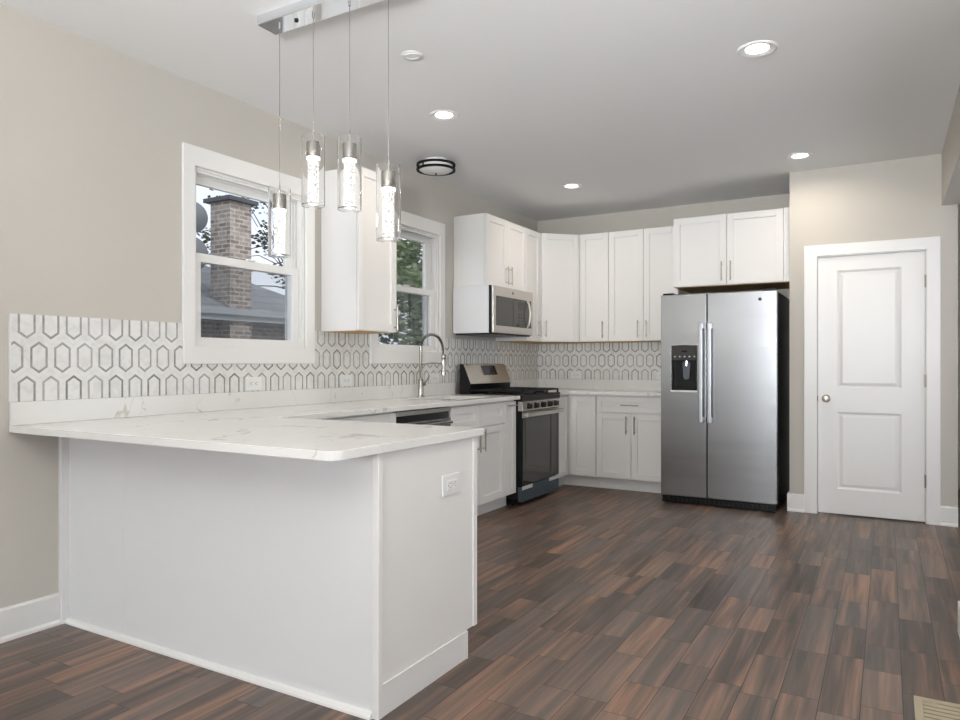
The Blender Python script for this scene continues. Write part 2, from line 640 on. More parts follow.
def thing(name, loc=(0, 0, 0), rz=0.0, label=None, cat=None, group=None, kind=None):
    o = bpy.data.objects.new(name, None)
    o.empty_display_size = 0.1
    o.location = loc
    o.rotation_euler = (0, 0, rz)
    COL.objects.link(o)
    o.matrix_basis = Matrix.LocRotScale(Vector(loc), Matrix.Rotation(rz, 3, 'Z'), None)
    return tag(o, label, cat, group, kind)


def copy_tree(o, parent=None):
    c = o.copy()
    COL.objects.link(c)
    c.parent = parent
    for ch in list(o.children):
        copy_tree(ch, c)
    return c


# ================================================================== the room
H = 2.707
YB = 6.911      # back wall
YP = 6.15       # wall with the pantry door
XP = 2.584      # left end of that wall
XR = 3.606      # header face
W1 = (2.553, 3.40, 1.277, 2.250)     # window openings: y0, y1, z0, z1
W2 = (4.13, 4.975, 1.277, 2.250)

o = MB().box(-0.14, 6.6, -7.14, 8.1, -0.08, 0.0).build('floor', M['floor'])
tag(o, 'dark brown wood plank floor with reddish and grey boards', 'floor', kind='structure')
o = MB().box(-0.14, 6.6, -7.14, 8.1, H, H + 0.1).build('ceiling', M['ceiling'])
tag(o, 'flat off-white painted ceiling', 'ceiling', kind='structure')

ys = [-7.0, W1[0], W1[1], W2[0], W2[1], 8.1]
zs = [-0.08, W1[2], W1[3], H]
o = MB().grid_slab(ys, zs, lambda i, j: not (j == 1 and i in (1, 3)), 'x', -0.14, 0.0).build('wall_left', M['wall'])
tag(o, 'long greige wall holding both kitchen windows', 'wall', kind='structure')
o = MB().box(0.0, XP + 0.12, YB, YB + 0.12, 0, H).build('wall_back', M['wall'])
tag(o, 'greige wall behind the corner cabinets and fridge', 'wall', kind='structure')
xs = [XP, 2.775, 3.518, 3.705]
zs = [0.0, 2.022, H]
mb = MB().grid_slab(xs, zs, lambda i, j: not (i == 1 and j == 0), 'y', YP, YP + 0.12)
mb.box(XP, XP + 0.12, YP + 0.12, YB, 0, H)
o = mb.build('wall_pantry', M['wall'])
tag(o, 'greige wall around the white two-panel door', 'wall', kind='structure')
# right wall: stub nearest the camera with unseen openings added for the fill lamps, and the header over the wide opening
mb = MB().grid_slab([-7.0, -2.4, -0.4, 0.5, 3.0, 3.74], [0.0, 2.2, H], lambda i, j: not (i in (1, 3) and j == 0), 'x', 3.565, 3.75)
mb.box(XR, 3.75, 3.74, YP, 2.328, H)
o = mb.build('wall_right', M['wall'])
tag(o, 'greige header beam over the wide opening at right', 'wall', kind='structure')
mb = MB().grid_slab([-0.14, 1.88, 3.52, 6.6], [0.0, 0.25, 2.45, H], lambda i, j: not (j == 1 and i == 1), 'y', -7.14, -7.0)
tag(mb.build('wall_front', M['wall']), 'greige wall behind the camera with one wide opening', 'wall', kind='structure')
mb = MB().grid_slab([-7.0, 3.9, 6.1, 8.1], [0.0, 0.55, 2.15, H], lambda i, j: not (j == 1 and i == 1), 'x', 5.15, 5.29)  # unseen opening added for the side-room fill lamp
tag(mb.build('wall_side_room', M['wall']), 'far wall of the room beyond the header', 'wall', kind='structure')
tag(MB().box(2.70, 5.15, 7.98, 8.1, 0, H).build('wall_side_back', M['wall']), 'back wall of the room beyond the header', 'wall', kind='structure')


def base_profile(t=0.016, h=0.14):
    return [(0, 0), (t + 0.008, 0), (t + 0.008, 0.012), (t, 0.022), (t, h - 0.008), (t - 0.006, h), (0, h)]


o = MB().prism(base_profile(), 'y', -7.0, 1.831).build('baseboard_left', M['trim'])
tag(o, 'tall white baseboard on the left wall beside the peninsula', 'baseboard', kind='structure')
mb = MB()
for a, b in ((XP - 0.016, 2.692), (3.598, 3.705)):
    mb.prism([(YP - q, z) for q, z in base_profile()], 'x', a, b)
mb.box(XP - 0.016, XP, YP, YP + 0.10, 0, 0.14)
tag(mb.build('baseboard_back', M['trim']), 'white baseboard pieces either side of the pantry door', 'baseboard', kind='structure')
mb = MB()
mb.box(3.53, 3.565, 3.0, 3.745, 0, 0.138)
tag(mb.build('baseboard_right', M['trim'], bevel=0.003), 'white baseboard at the right edge of the floor', 'baseboard', kind='structure')


# ------------------------------------------------------------------ windows
def window(n, op, outer, label):
    y0, y1, z0, z1 = op
    oy0, oy1, oz0, oz1 = outer
    t = thing('window_%d' % n, (0, (y0 + y1) / 2, z0), 0, label, 'window', kind='structure')
    mb = MB().grid_slab([oy0, y0, y1, oy1], [oz0, z0, z1, oz1], lambda i, j: not (i == 1 and j == 1), 'x', 0.0005, 0.021)
    mb.build('casing', M['trim'], t, bevel=0.003, world=True)
    J = 0.012
    mb = MB().grid_slab([y0, y0 + J, y1 - J, y1], [z0, z0 + J, z1 - J, z1], lambda i, j: not (i == 1 and j == 1), 'x', -0.139, 0.0)
    # parting stops that make the stepped jamb
    for x0, x1, s in ((-0.022, -0.008, 0.026), (-0.062, -0.054, 0.03), (-0.139, -0.095, 0.034)):
        mb.grid_slab([y0 + J - 0.001, y0 + s, y1 - s, y1 - J + 0.001], [z0 + J - 0.001, z0 + s, z1 - s, z1 - J + 0.001],
                     lambda i, j: not (i == 1 and j == 1), 'x', x0, x1)
    mb.build('jamb', M['trim'], t, world=True)
    a, b = y0 + 0.014, y1 - 0.014
    zm = 1.768
    # lower sash (room side)
    st = 0.056
    lo = MB().grid_slab([a, a + st, b - st - 0.012, b], [z0 + 0.013, z0 + 0.047, zm - 0.028, zm + 0.020],
                        lambda i, j: not (i == 1 and j == 1), 'x', -0.052, -0.024).build('lower_sash', M['trim'], t, bevel=0.002, world=True)
    MB().box(-0.041, -0.037, a + st - 0.004, b - st - 0.008, z0 + 0.043, zm - 0.024).build('pane', M['pane'], lo, world=True)
    MB().box(-0.036, -0.012, (a + b) / 2 - 0.03, (a + b) / 2 + 0.03, zm + 0.020, zm + 0.030).build('sash_lock', M['plastic'], lo, bevel=0.003, world=True)
    up = MB().grid_slab([a, a + 0.04, b - 0.085, b], [zm - 0.025, zm + 0.015, 2.178, z1 - 0.013],
                        lambda i, j: not (i == 1 and j == 1), 'x', -0.092, -0.064).build('upper_sash', M['trim'], t, bevel=0.002, world=True)
    MB().box(-0.081, -0.077, a + 0.036, b - 0.081, zm + 0.011, 2.182).build('pane', M['pane'], up, world=True)
    MB().box(-0.118, -0.117, a, b, z0 + 0.02, zm).build('insect_screen', M['screen'], t, world=True)
    return t


window(1, W1, (2.479, 3.474, 1.177, 2.357), 'white double-hung window showing a brick chimney outside')
window(2, W2, (4.055, 5.05, 1.177, 2.357), 'white double-hung window above the faucet showing green trees')

# ------------------------------------------------------------------ pantry door
d = thing('door_1', (3.146, YP, 0), 0, 'closed white two-panel pantry door right of the fridge', 'door', kind='structure')
mb = MB()
mb.prism([(2.692, 0), (2.785, 0), (2.785, 2.018), (3.512, 2.018), (3.512, 0), (3.598, 0), (3.598, 2.105), (2.692, 2.105)], 'y', YP - 0.019, YP - 0.0005)
mb.build('door_casing', M['trim'], d, bevel=0.003, world=True)
mb = MB()
mb.box(2.775, 2.787, YP, YP + 0.12, 0, 2.022).box(3.506, 3.518, YP, YP + 0.12, 0, 2.022).box(2.775, 3.518, YP, YP + 0.12, 2.011, 2.022)
mb.build('door_frame', M['trim'], d, world=True)


def door_slab():
    x0, x1, z0, z1 = 2.790, 3.503, 0.012, 2.008
    yf = YP + 0.006
    bm = bmesh.new()
    xs_ = [x0, 2.924, 3.354, x1]
    zs_ = [z0, 0.204, 0.802, 0.988, 1.900, z1]
    vt = {}

    def V(i, k):
        if (i, k) not in vt:
            vt[(i, k)] = bm.verts.new((xs_[i], yf, zs_[k]))
        return vt[(i, k)]
    panels = []
    for i in range(3):
        for k in range(5):
            f = bm.faces.new([V(i, k), V(i + 1, k), V(i + 1, k + 1), V(i, k + 1)])
            if i == 1 and k in (1, 3):
                panels.append(f)
    bmesh.ops.recalc_face_normals(bm, faces=bm.faces)
    if panels[0].normal.y > 0:
        bmesh.ops.reverse_faces(bm, faces=bm.faces)
    for f in panels:
        for th, de in ((0.012, -0.007), (0.006, -0.0015), (0.022, 0.0065)):
            bmesh.ops.inset_region(bm, faces=[f], thickness=th, depth=de, use_even_offset=True)
    # back and rim
    rim = [V(i, 0) for i in range(4)] + [V(3, k) for k in range(1, 6)] + [V(i, 5) for i in (2, 1, 0)] + [V(0, k) for k in (4, 3, 2, 1)]
    back = [bm.verts.new((v.co.x, yf + 0.035, v.co.z)) for v in rim]
    for i in range(len(rim)):
        j = (i + 1) % len(rim)
        bm.faces.new([rim[i], rim[j], back[j], back[i]])
    bm.faces.new(back)
    m = MB()
    m.bm = bm
    return m


door_slab().build('door_slab', M['trim'], d, world=True)
mb = MB().lathe([(0.030, 0), (0.031, -0.004), (0.026, -0.008), (0.012, -0.012), (0.011, -0.030), (0.020, -0.036), (0.0275, -0.046),
                 (0.0275, -0.055), (0.022, -0.064), (0.008, -0.067)], (2.848, YP + 0.006, 0.905), 'y', 28)
mb.build('door_knob', M['nickel'], d, smooth=True, world=True)
tag(MB().box(2.786, 2.790, YP - 0.001, YP + 0.004, 0.885, 0.925).build('latch_plate', M['slot'], d, world=True), 'dark latch plate')
for z in (0.313, 1.05, 1.785):
    mb = MB().box(3.500, 3.509, YP - 0.004, YP + 0.006, z - 0.045, z + 0.045)
    mb.cyl((3.5045, YP - 0.005, z - 0.047), 0.006, 0.094)
    tag(mb.build('hinge', M['nickel'], d, world=True), 'satin nickel hinge')

# ================================================================== cabinets
def shaker(mb, x0, x1, z0, z1, yf, fr=0.057, t=0.02, rec=0.012):
    fr = min(fr, (x1 - x0) * 0.3, (z1 - z0) * 0.34)
    mb.box(x0 + 0.002, x1 - 0.002, yf + rec, yf + t, z0 + 0.002, z1 - 0.002)
    mb.box(x0, x0 + fr, yf, yf + t - 0.001, z0, z1)
    mb.box(x1 - fr, x1, yf, yf + t - 0.001, z0, z1)
    mb.box(x0 + fr, x1 - fr, yf + 0.0004, yf + t - 0.001, z0, z0 + fr)
    mb.box(x0 + fr, x1 - fr, yf + 0.0004, yf + t - 0.001, z1 - fr, z1)


def bar_handle(parent, x, z, length, vertical, yf):
    mb = MB()
    r, off = 0.0058, 0.030
    if vertical:
        mb.cyl((x, yf - off, z - length / 2), r, length, 'z', 14)
        for s in (-1, 1):
            mb.cyl((x, yf - off, z + s * (length / 2 - 0.022)), 0.0045, off, 'y', 10)
    else:
        mb.cyl((x - length / 2, yf - off, z), r, length, 'x', 14)
        for s in (-1, 1):
            mb.cyl((x + s * (length / 2 - 0.022), yf - off, z), 0.0045, off, 'y', 10)
    return tag(mb.build('bar_handle', M['nickel'], parent, smooth=True), 'brushed steel bar handle')


LEFT = R(90)


def cabinet(name, label, loc, rz, w, depth, z0, z1, fronts, toe=0.0, group=None, wood_bottom=False, trims=(), hollow=False):
    """local frame: x along the width, front faces -y, wall at y=0; fronts = (kind, x0, x1, z0, z1, handle or None)"""
    t = thing(name, loc, rz, label, 'cabinet', group)
    mb = MB()
    if hollow:
        mb.grid_slab([0, 0.016, w - 0.016, w], [-depth, -depth + 0.016, -0.018, -0.002], lambda i, j: not (i == 1 and j == 1), 'z', z0 + toe, z1)
        mb.box(0.016, w - 0.016, -depth + 0.016, -0.018, z0 + toe, z0 + toe + 0.016)
    elif toe:
        mb.box(0, w, -depth, -0.002, z0 + toe, z1)
    else:
        mb.box(0, w, -depth, -0.002, z0, z1)
    for b in trims:
        mb.box(*b)
    mb.build('body', M['cabinet'], t, bevel=0.0015)
    if toe:
        MB().box(0, w, -depth + 0.072, -0.01, z0, z0 + toe - 0.001).build('toe_kick', M['cabinet'], t)
    if wood_bottom:
        tag(MB().box(0.012, w - 0.012, -depth + 0.015, -0.015, z0 - 0.004, z0 - 0.0005).build('bottom_panel', M['rawwood'], t), 'raw plywood underside')
    for kind, x0, x1, a, b, h in fronts:
        mb = MB()
        shaker(mb, x0, x1, a, b, -depth - 0.021)
        dr = mb.build(kind, M['cabinet'], t, bevel=0.0018)
        if h:
            hx, hz, hl, vert = h
            bar_handle(dr, hx, hz, hl, vert, -depth - 0.021)
    return t


G_ = 0.0018   # half reveal between doors
UZ0, UZ1 = 1.392, 2.452
HL = 0.165
# --- uppers, left wall
cabinet('upper_cabinet', 'narrow white wall cabinet hanging between the two windows', (0, 3.554, 0), LEFT, 0.405, 0.30, UZ0, UZ1,
        [('door', G_, 0.405 - G_, UZ0 + 0.002, UZ1 - 0.002, (0.375, UZ0 + 0.095, 0.165, True))], wood_bottom=True)
cabinet('upper_cabinet', 'short white two-door cabinet directly above the microwave', (0, 5.213, 0), LEFT, 0.757, 0.308, 1.842, UZ1,
        [('door', G_, 0.3785 - G_, 1.844, UZ1 - 0.002, (0.342, 1.955, HL, True)),
         ('door', 0.3785 + G_, 0.757 - G_, 1.844, UZ1 - 0.002, (0.415, 1.955, HL, True))])
cabinet('upper_cabinet', 'narrow tall white wall cabinet just right of the microwave', (0, 5.971, 0), LEFT, 0.315, 0.308, UZ0, UZ1,
        [('door', G_, 0.315 - G_, UZ0 + 0.002, UZ1 - 0.002, (0.262, 1.511, HL, True))], wood_bottom=True)
# --- diagonal corner upper
t = thing('corner_cabinet', (0, YB, 0), 0, 'tall white wall cabinet set diagonally across the corner', 'cabinet')
yl, xr = 6.288, 0.62
pent = [(0.002, YB - 0.002), (0.002, yl), (0.32, yl), (xr, YB - 0.32), (xr, YB - 0.002)]
MB().prism(pent, 'z', UZ0, UZ1).build('body', M['cabinet'], t, bevel=0.0015, world=True)
pin = [(0.015, YB - 0.015), (0.015, yl + 0.015), (0.30, yl + 0.015), (xr - 0.015, YB - 0.30), (xr - 0.015, YB - 0.015)]
tag(MB().prism(pin, 'z', UZ0 - 0.004, UZ0 - 0.0005).build('bottom_panel', M['rawwood'], t, world=True), 'raw plywood underside')
A_, B_ = Vector((0.32, yl, 0)), Vector((xr, YB - 0.32, 0))
dw_ = (B_ - A_).length
ang = math.atan2(B_.y - A_.y, B_.x - A_.x)
mb = MB()
shaker(mb, 0.016, dw_ - 0.024, UZ0 + 0.002, UZ1 - 0.002, -0.021)
Mt = Matrix.Translation(A_ - Vector((0, YB, 0))) @ Matrix.Rotation(ang, 4, 'Z')
bmesh.ops.transform(mb.bm, matrix=Mt, verts=mb.bm.verts)
dr = mb.build('door', M['cabinet'], t, bevel=0.0018)
h_ = bar_handle(dr, 0.05, 1.515, HL, True, -0.021)
h_.data.transform(Mt)
# --- uppers, back wall
cabinet('upper_cabinet', 'narrow single-door white wall cabinet between the diagonal corner cabinet and the double-door one', (0.622, YB, 0), 0, 0.298, 0.32, UZ0, UZ1,
        [('door', G_, 0.298 - G_, UZ0 + 0.002, UZ1 - 0.002, (0.243, 1.507, HL, True))], wood_bottom=True)
cabinet('upper_cabinet', 'tall double-door white wall cabinet just left of the fridge', (0.921, YB, 0), 0, 0.668, 0.32, UZ0, UZ1,
        [('door', G_, 0.3445 - G_, UZ0 + 0.002, UZ1 - 0.002, (0.295, 1.505, HL, True)),
         ('door', 0.3445 + G_, 0.668 - G_, UZ0 + 0.002, UZ1 - 0.002, (0.376, 1.505, HL, True))], wood_bottom=True)
cabinet('fridge_cabinet', 'deep white two-door cabinet above the steel fridge', (1.620, YB, 0), 0, 0.963, 0.60, 1.852, 2.458,
        [('door', G_, 0.452 - G_, 1.854, 2.456, (0.415, 1.968, HL, True)),
         ('door', 0.452 + G_, 0.902, 1.854, 2.456, (0.489, 1.968, HL, True))],
        trims=[(0.905, 0.963, -0.622, -0.6, 1.852, 2.458)], wood_bottom=True)

# --- base cabinets, left run (wall x=0, fronts at x=0.61)
BT = 0.883
cabinet('base_cabinet', 'white base cabinet between the peninsula and the dishwasher', (0, 2.62, 0), LEFT, 0.945, 0.59, 0, BT,
        [('door', 0.10, 0.943, 0.115, BT - 0.012, None)], toe=0.11)
cabinet('sink_base_cabinet', 'white two-door base cabinet under the sink and faucet', (0, 4.205, 0), LEFT, 0.806, 0.59, 0, BT,
        [('drawer_front', 0.004, 0.403 - G_, 0.705, BT - 0.014, None), ('drawer_front', 0.403 + G_, 0.803, 0.705, BT - 0.014, None),
         ('door', 0.004, 0.403 - G_, 0.115, 0.698, (0.365, 0.60, HL, True)), ('door', 0.403 + G_, 0.803, 0.115, 0.698, (0.441, 0.60, HL, True))], toe=0.11, hollow=True)
cabinet('pullout_cabinet', 'slim white full-height pull-out base cabinet left of the range', (0, 5.012, 0), LEFT, 0.196, 0.59, 0, BT,
        [('door', 0.002, 0.194, 0.115, BT - 0.014, (0.098, 0.838, 0.125, False))], toe=0.11)
# --- base cabinets, back run
t = thing('corner_cabinet', (0, YB, 0), 0, 'white blind corner base cabinet with one slim door right of the range', 'cabinet')
mb = MB()
mb.box(0.002, 0.59, 5.985, YB - 0.002, 0.11, BT).box(0.59, 0.893, YB - 0.59, YB - 0.002, 0.11, BT).box(0.59, 0.61, 5.985, 6.10, 0.11, BT)
mb.build('body', M['cabinet'], t, bevel=0.0015, world=True)
mb = MB().box(0.1, 0.53, 6.0, YB - 0.1, 0, 0.109).box(0.53, 0.893, YB - 0.518, YB - 0.1, 0, 0.109)
mb.build('toe_kick', M['cabinet'], t, world=True)
mb = MB()
shaker(mb, 0.640, 0.891, 0.115 - 0, BT - 0.012, -0.611)
mb.build('door', M['cabinet'], t, bevel=0.0018)
mb = MB()
shaker(mb, 0.0, 0.20, 0.115, BT - 0.012, -0.021, fr=0.04)
bmesh.ops.transform(mb.bm, matrix=Matrix.Translation((0.59, 6.105 - YB, 0)) @ Matrix.Rotation(R(90), 4, 'Z'), verts=mb.bm.verts)
mb.build('corner_filler', M['cabinet'], t, bevel=0.0018)
cabinet('drawer_base_cabinet', 'white base cabinet with one drawer over two doors beside the fridge', (0.895, YB, 0), 0, 0.66, 0.59, 0, BT,
        [('drawer', 0.004, 0.656, 0.727, BT - 0.012, (0.33, 0.795, HL, False)),
         ('door', 0.004, 0.337 - G_, 0.115, 0.720, (0.296, 0.612, HL, True)), ('door', 0.337 + G_, 0.656, 0.115, 0.720, (0.374, 0.612, HL, True))], toe=0.11)

# ------------------------------------------------------------------ peninsula
PY, PX, PF = 1.862, 1.80, 2.51
t = thing('peninsula_cabinet', (1.0, 2.2, 0), 0, 'white panelled peninsula base under the front quartz worktop', 'cabinet')
mb = MB().box(0.03, PX - 0.02, PY + 0.012, 2.435, 0, 0.11).box(0.03, PX - 0.02, PY + 0.012, PF - 0.02, 0.11, BT)
mb.build('body', M['cabinet'], t, world=True)
MB().box(0.435, PX - 0.02, PY + 0.003, PY + 0.012, 0, BT).build('back_panel', M['panel'], t, bevel=0.001, world=True)
MB().box(0.028, 0.4335, PY + 0.003, PY + 0.012, 0, BT).build('back_panel', M['panel'], t, bevel=0.001, world=True)
MB().box(0.0015, 0.028, PY - 0.030, PY + 0.012, 0, BT).build('scribe_strip', M['trim'], t, bevel=0.002, world=True)
mb = MB().grid_slab([PY + 0.02, 2.435, PF], [0, 0.112, BT], lambda i, j: not (i == 1 and j == 0), 'x', PX - 0.02, PX)
mb.build('end_panel', M['cabinet'], t, bevel=0.001, world=True)
MB().box(PX - 0.02, PX + 0.007, PY - 0.004, PY + 0.022, 0, BT).build('corner_post', M['trim'], t, bevel=0.003, world=True)
MB().box(PX, PX + 0.006, PF - 0.03, PF, 0.112, BT).build('edge_strip', M['trim'], t, bevel=0.002, world=True)
mb = MB().box(PX, PX + 0.0045, PY + 0.022, 2.435, 0, 0.108).box(PX, PX + 0.0065, PY + 0.022, 2.435, 0.104, 0.110)
mb.box(PX - 0.0, PX + 0.007, 2.421, 2.435, 0, 0.108)
mb.build('base_strip', M['cabinet'], t, bevel=0.001, world=True)
pr = [(PY + 0.003, 0), (PY - 0.016, 0), (PY - 0.015, 0.008), (PY - 0.009, 0.017), (PY + 0.003, 0.021)]
MB().prism(pr, 'x', 0.028, PX - 0.02).build('base_molding', M['trim'], t, world=True)

# ------------------------------------------------------------------ worktops
CT0, CT1 = 0.884, 0.914
t = thing('quartz_worktop', (0.9, 2.1, CT0), 0, 'white veined quartz worktop running from the peninsula to the range', 'worktop')
PXE, PYE = 1.822, 2.54
xs_ = [0.002, 0.14, 0.53, 0.65, PXE]
ys_ = [1.623, PYE, 4.27, 4.93, 5.208]
mb = MB().grid_slab(xs_, ys_, lambda i, j: (j == 0 or i < 3) and not (i == 1 and j == 2), 'z', CT0, CT1)
ed = [e for e in mb.bm.edges if abs(e.verts[0].co.x - PXE) < 1e-4 and abs(e.verts[1].co.x - PXE) < 1e-4 and
      abs(e.verts[0].co.y - e.verts[1].co.y) < 1e-4 and e.verts[0].co.y < 1.7]
bmesh.ops.bevel(mb.bm, geom=ed, offset=0.05, segments=8, affect='EDGES', profile=0.5)
mb.build('slab', M['quartz'], t, bevel=0.002, world=True)
MB().box(0.002, 0.021, 1.623, 5.208, CT1 + 0.0005, 1.014).build('upstand', M['quartz'], t, bevel=0.0015, world=True)
t = thing('quartz_worktop', (0.8, 6.6, CT0), 0, 'white quartz worktop in the back corner between range and fridge', 'worktop')
mb = MB().grid_slab([0.002, 0.645, 1.575], [5.982, 6.268, YB - 0.002], lambda i, j: not (i == 1 and j == 0), 'z', CT0, CT1)
mb.build('slab', M['quartz'], t, bevel=0.002, world=True)
mb = MB().box(0.002, 0.021, 5.982, YB - 0.002, CT1 + 0.0005, 1.014).box(0.021, 1.575, YB - 0.021, YB - 0.002, CT1 + 0.0005, 1.014)
mb.build('upstand', M['quartz'], t, bevel=0.0015, world=True)

# ------------------------------------------------------------------ tile
ztop = 1.394
mb = MB().grid_slab([1.629, 2.4785, 3.4745, 4.0545, 5.0505, 5.969, YB - 0.001], [1.0145, 1.1765, 1.3905, ztop],
                    lambda i, j: not (i in (1, 3) and j > 0) and not (j == 2 and i == 5), 'x', 0.0005, 0.009)
t = thing('tile_backsplash', (0, 3.5, 1.0145), 0, 'hexagon mosaic tile backsplash along the window wall', 'backsplash')
mb.build('tile_field', M['tile_left'], t, world=True)
MB().box(0.0005, 0.011, 1.622, 1.6285, 1.0145, ztop).build('edge_strip', M['ledge'], t, world=True)
mb = MB().box(0.0095, 1.62, YB - 0.009, YB - 0.0005, 1.0145, 1.3905)
tag(mb.build('tile_backsplash', M['tile_back']), 'hexagon mosaic tile backsplash on the back wall left of the fridge', 'backsplash')


# ------------------------------------------------------------------ outlets
def outlet(loc, rz, label, wide=False, cat='outlet', group=None):
    """plate in the local xz plane facing -y"""
    t = thing('wall_outlet', loc, rz, label, cat, group)
    w, h = (0.125, 0.08)
    MB().box(-w / 2, w / 2, -0.007, -0.0005, -h / 2, h / 2).build('cover_plate', M['plastic'], t, bevel=0.003)
    for s in (-1, 1):
        rc = MB().box(s * 0.019 - 0.016, s * 0.019 + 0.016, -0.010, -0.007, -0.018, 0.018).build('receptacle', M['plastic'], t, bevel=0.003)
        m = MB()
        m.box(s * 0.019 - 0.003, s * 0.019 + 0.006, -0.0105, -0.0101, 0.006, 0.0085)
        m.box(s * 0.019 - 0.003, s * 0.019 + 0.005, -0.0105, -0.0101, -0.0085, -0.006)
        m.cyl((s * 0.019 - 0.009, -0.0105, 0), 0.0026, 0.0004, 'y', 10)
        tag(m.build('slot', M['slot'], rc), 'dark plug slots')
    return t


outlet((PX + 0.0, 2.312, 0.714), LEFT, 'white outlet plate on the end panel of the peninsula')
outlet((0.009, 2.964, 1.060), LEFT, 'white outlet on the tile below the chimney window')
outlet((0.009, 3.794, 1.060), LEFT, 'white outlet on the tile below the hanging cabinet between windows')
outlet((0.009, 4.90, 1.056), LEFT, 'white outlet on the tile between faucet and range')
outlet((0.455, YB - 0.009, 1.058), 0, 'white outlet on the back tile near the corner')
outlet((1.36, YB - 0.009, 1.058), 0, 'white outlet on the back tile beside the fridge')

# ================================================================== sink and faucet
t = thing('undermount_sink', (0.335, 4.6, 0.70), 0, 'steel undermount sink set into the worktop below the tree window', 'sink')
mb = MB().grid_slab([0.136, 0.15, 0.52, 0.534], [4.266, 4.28, 4.92, 4.934], lambda i, j: not (i == 1 and j == 1), 'z', 0.70, CT0 - 0.001)
mb.box(0.136, 0.534, 4.266, 4.934, 0.69, 0.70)
mb.build('basin', M['sink'], t, world=True)
MB().cyl((0.335, 4.6, 0.7005), 0.045, 0.004).build('drain', M['chrome'], t, smooth=True, world=True)

FX, FY = 0.075, 4.607
t = thing('kitchen_faucet', (FX, FY, CT1), 0, 'tall steel spring faucet standing behind the sink', 'faucet')
mb = MB().lathe([(0.030, 0), (0.030, 0.008), (0.021, 0.012), (0.021, 0.135), (0.016, 0.145), (0.0125, 0.15), (0.0125, 0.40)], (0, 0, 0.0005), 'z', 24)
mb.build('riser', M['gun'], t, smooth=True)
arc = []
for k in range(25):
    a = math.pi * k / 24
    arc.append((0.105 - 0.105 * math.cos(a), 0.0, 0.385 + 0.115 * math.sin(a) - 0.02 * (k / 24)))
spr = []
ncoil = 46
for k in range(ncoil * 8 + 1):
    f = k / (ncoil * 8) * 24
    i = min(int(f), 23)
    p0, p1 = Vector(arc[i]), Vector(arc[i + 1])
    p = p0.lerp(p1, f - i)
    tdir = (p1 - p0).normalized()
    nrm = Vector((0, 1, 0))
    bn = tdir.cross(nrm)
    a = 2 * math.pi * k / 8
    spr.append(p + nrm * 0.0105 * math.cos(a) + bn * 0.0105 * math.sin(a))
MB().tube(spr, 0.0022, 5).build('spring', M['gun'], t, smooth=True)
MB().tube(arc + [(0.21, 0, 0.30), (0.212, 0, 0.24)], 0.006, 8).build('hose', M['black'], t, smooth=True)
mb = MB().lathe([(0.014, 0.335), (0.017, 0.33), (0.017, 0.30), (0.0135, 0.295), (0.0145, 0.235), (0.0195, 0.205), (0.0195, 0.175), (0.012, 0.172)], (0.212, 0, 0), 'z', 20)
mb.build('spray_head', M['gun'], t, smooth=True)
mb = MB().tube([(0.0, 0, 0.255), (0.10, 0, 0.268), (0.195, 0, 0.268)], 0.005, 8)
mb.lathe([(0.0205, 0.258), (0.0235, 0.258), (0.0235, 0.278), (0.0205, 0.278)], (0.212, 0, 0), 'z', 20, close=True)
mb.build('docking_arm', M['gun'], t, smooth=True)
mb = MB().cyl((0, 0.015, 0.10), 0.014, 0.035, 'y', 16).tube([(0, 0.045, 0.10), (0.02, 0.058, 0.135), (0.04, 0.063, 0.17)], 0.005, 8)
mb.build('lever', M['gun'], t, smooth=True)

# ================================================================== dishwasher
t = thing('dishwasher', (0.3, 3.885, 0), 0, 'steel dishwasher under the worktop, only its top edge showing', 'dishwasher')
MB().box(0.05, 0.585, 3.572, 4.198, 0.10, 0.872).build('body', M['black'], t, world=True)
MB().box(0.585, 0.612, 3.575, 4.195, 0.11, 0.800).build('door', M['steel'], t, bevel=0.003, world=True)
MB().box(0.560, 0.600, 3.575, 4.195, 0.801, 0.845).build('control_strip', M['blackglass'], t, bevel=0.002, world=True)
MB().box(0.585, 0.610, 3.575, 4.195, 0.8455, 0.874).build('top_rail', M['steelwarm'], t, bevel=0.002, world=True)
mb = MB().cyl((0.650, 3.62, 0.775), 0.011, 0.53, 'y', 16)
for y in (3.65, 4.12):
    mb.cyl((0.612, y, 0.775), 0.008, 0.038, 'x', 12)
mb.build('handle', M['steel'], t, smooth=True, world=True)
MB().box(0.08, 0.54, 3.575, 4.195, 0.002, 0.10).build('toe_panel', M['black'], t, world=True)

# ================================================================== range
RY0, RY1 = 5.214, 5.974
t = thing('gas_range', (0.35, (RY0 + RY1) / 2, 0), 0, 'steel and black gas range with five front knobs, blue film on its drawer', 'range')
mb = MB().box(0.045, 0.622, RY0, RY1, 0.05, 0.895)
for x in (0.12, 0.55):
    for y in (RY0 + 0.05, RY1 - 0.05):
        mb.cyl((x, y, 0), 0.018, 0.05, 'z', 12)
mb.build('body', M['black'], t, bevel=0.002, world=True)
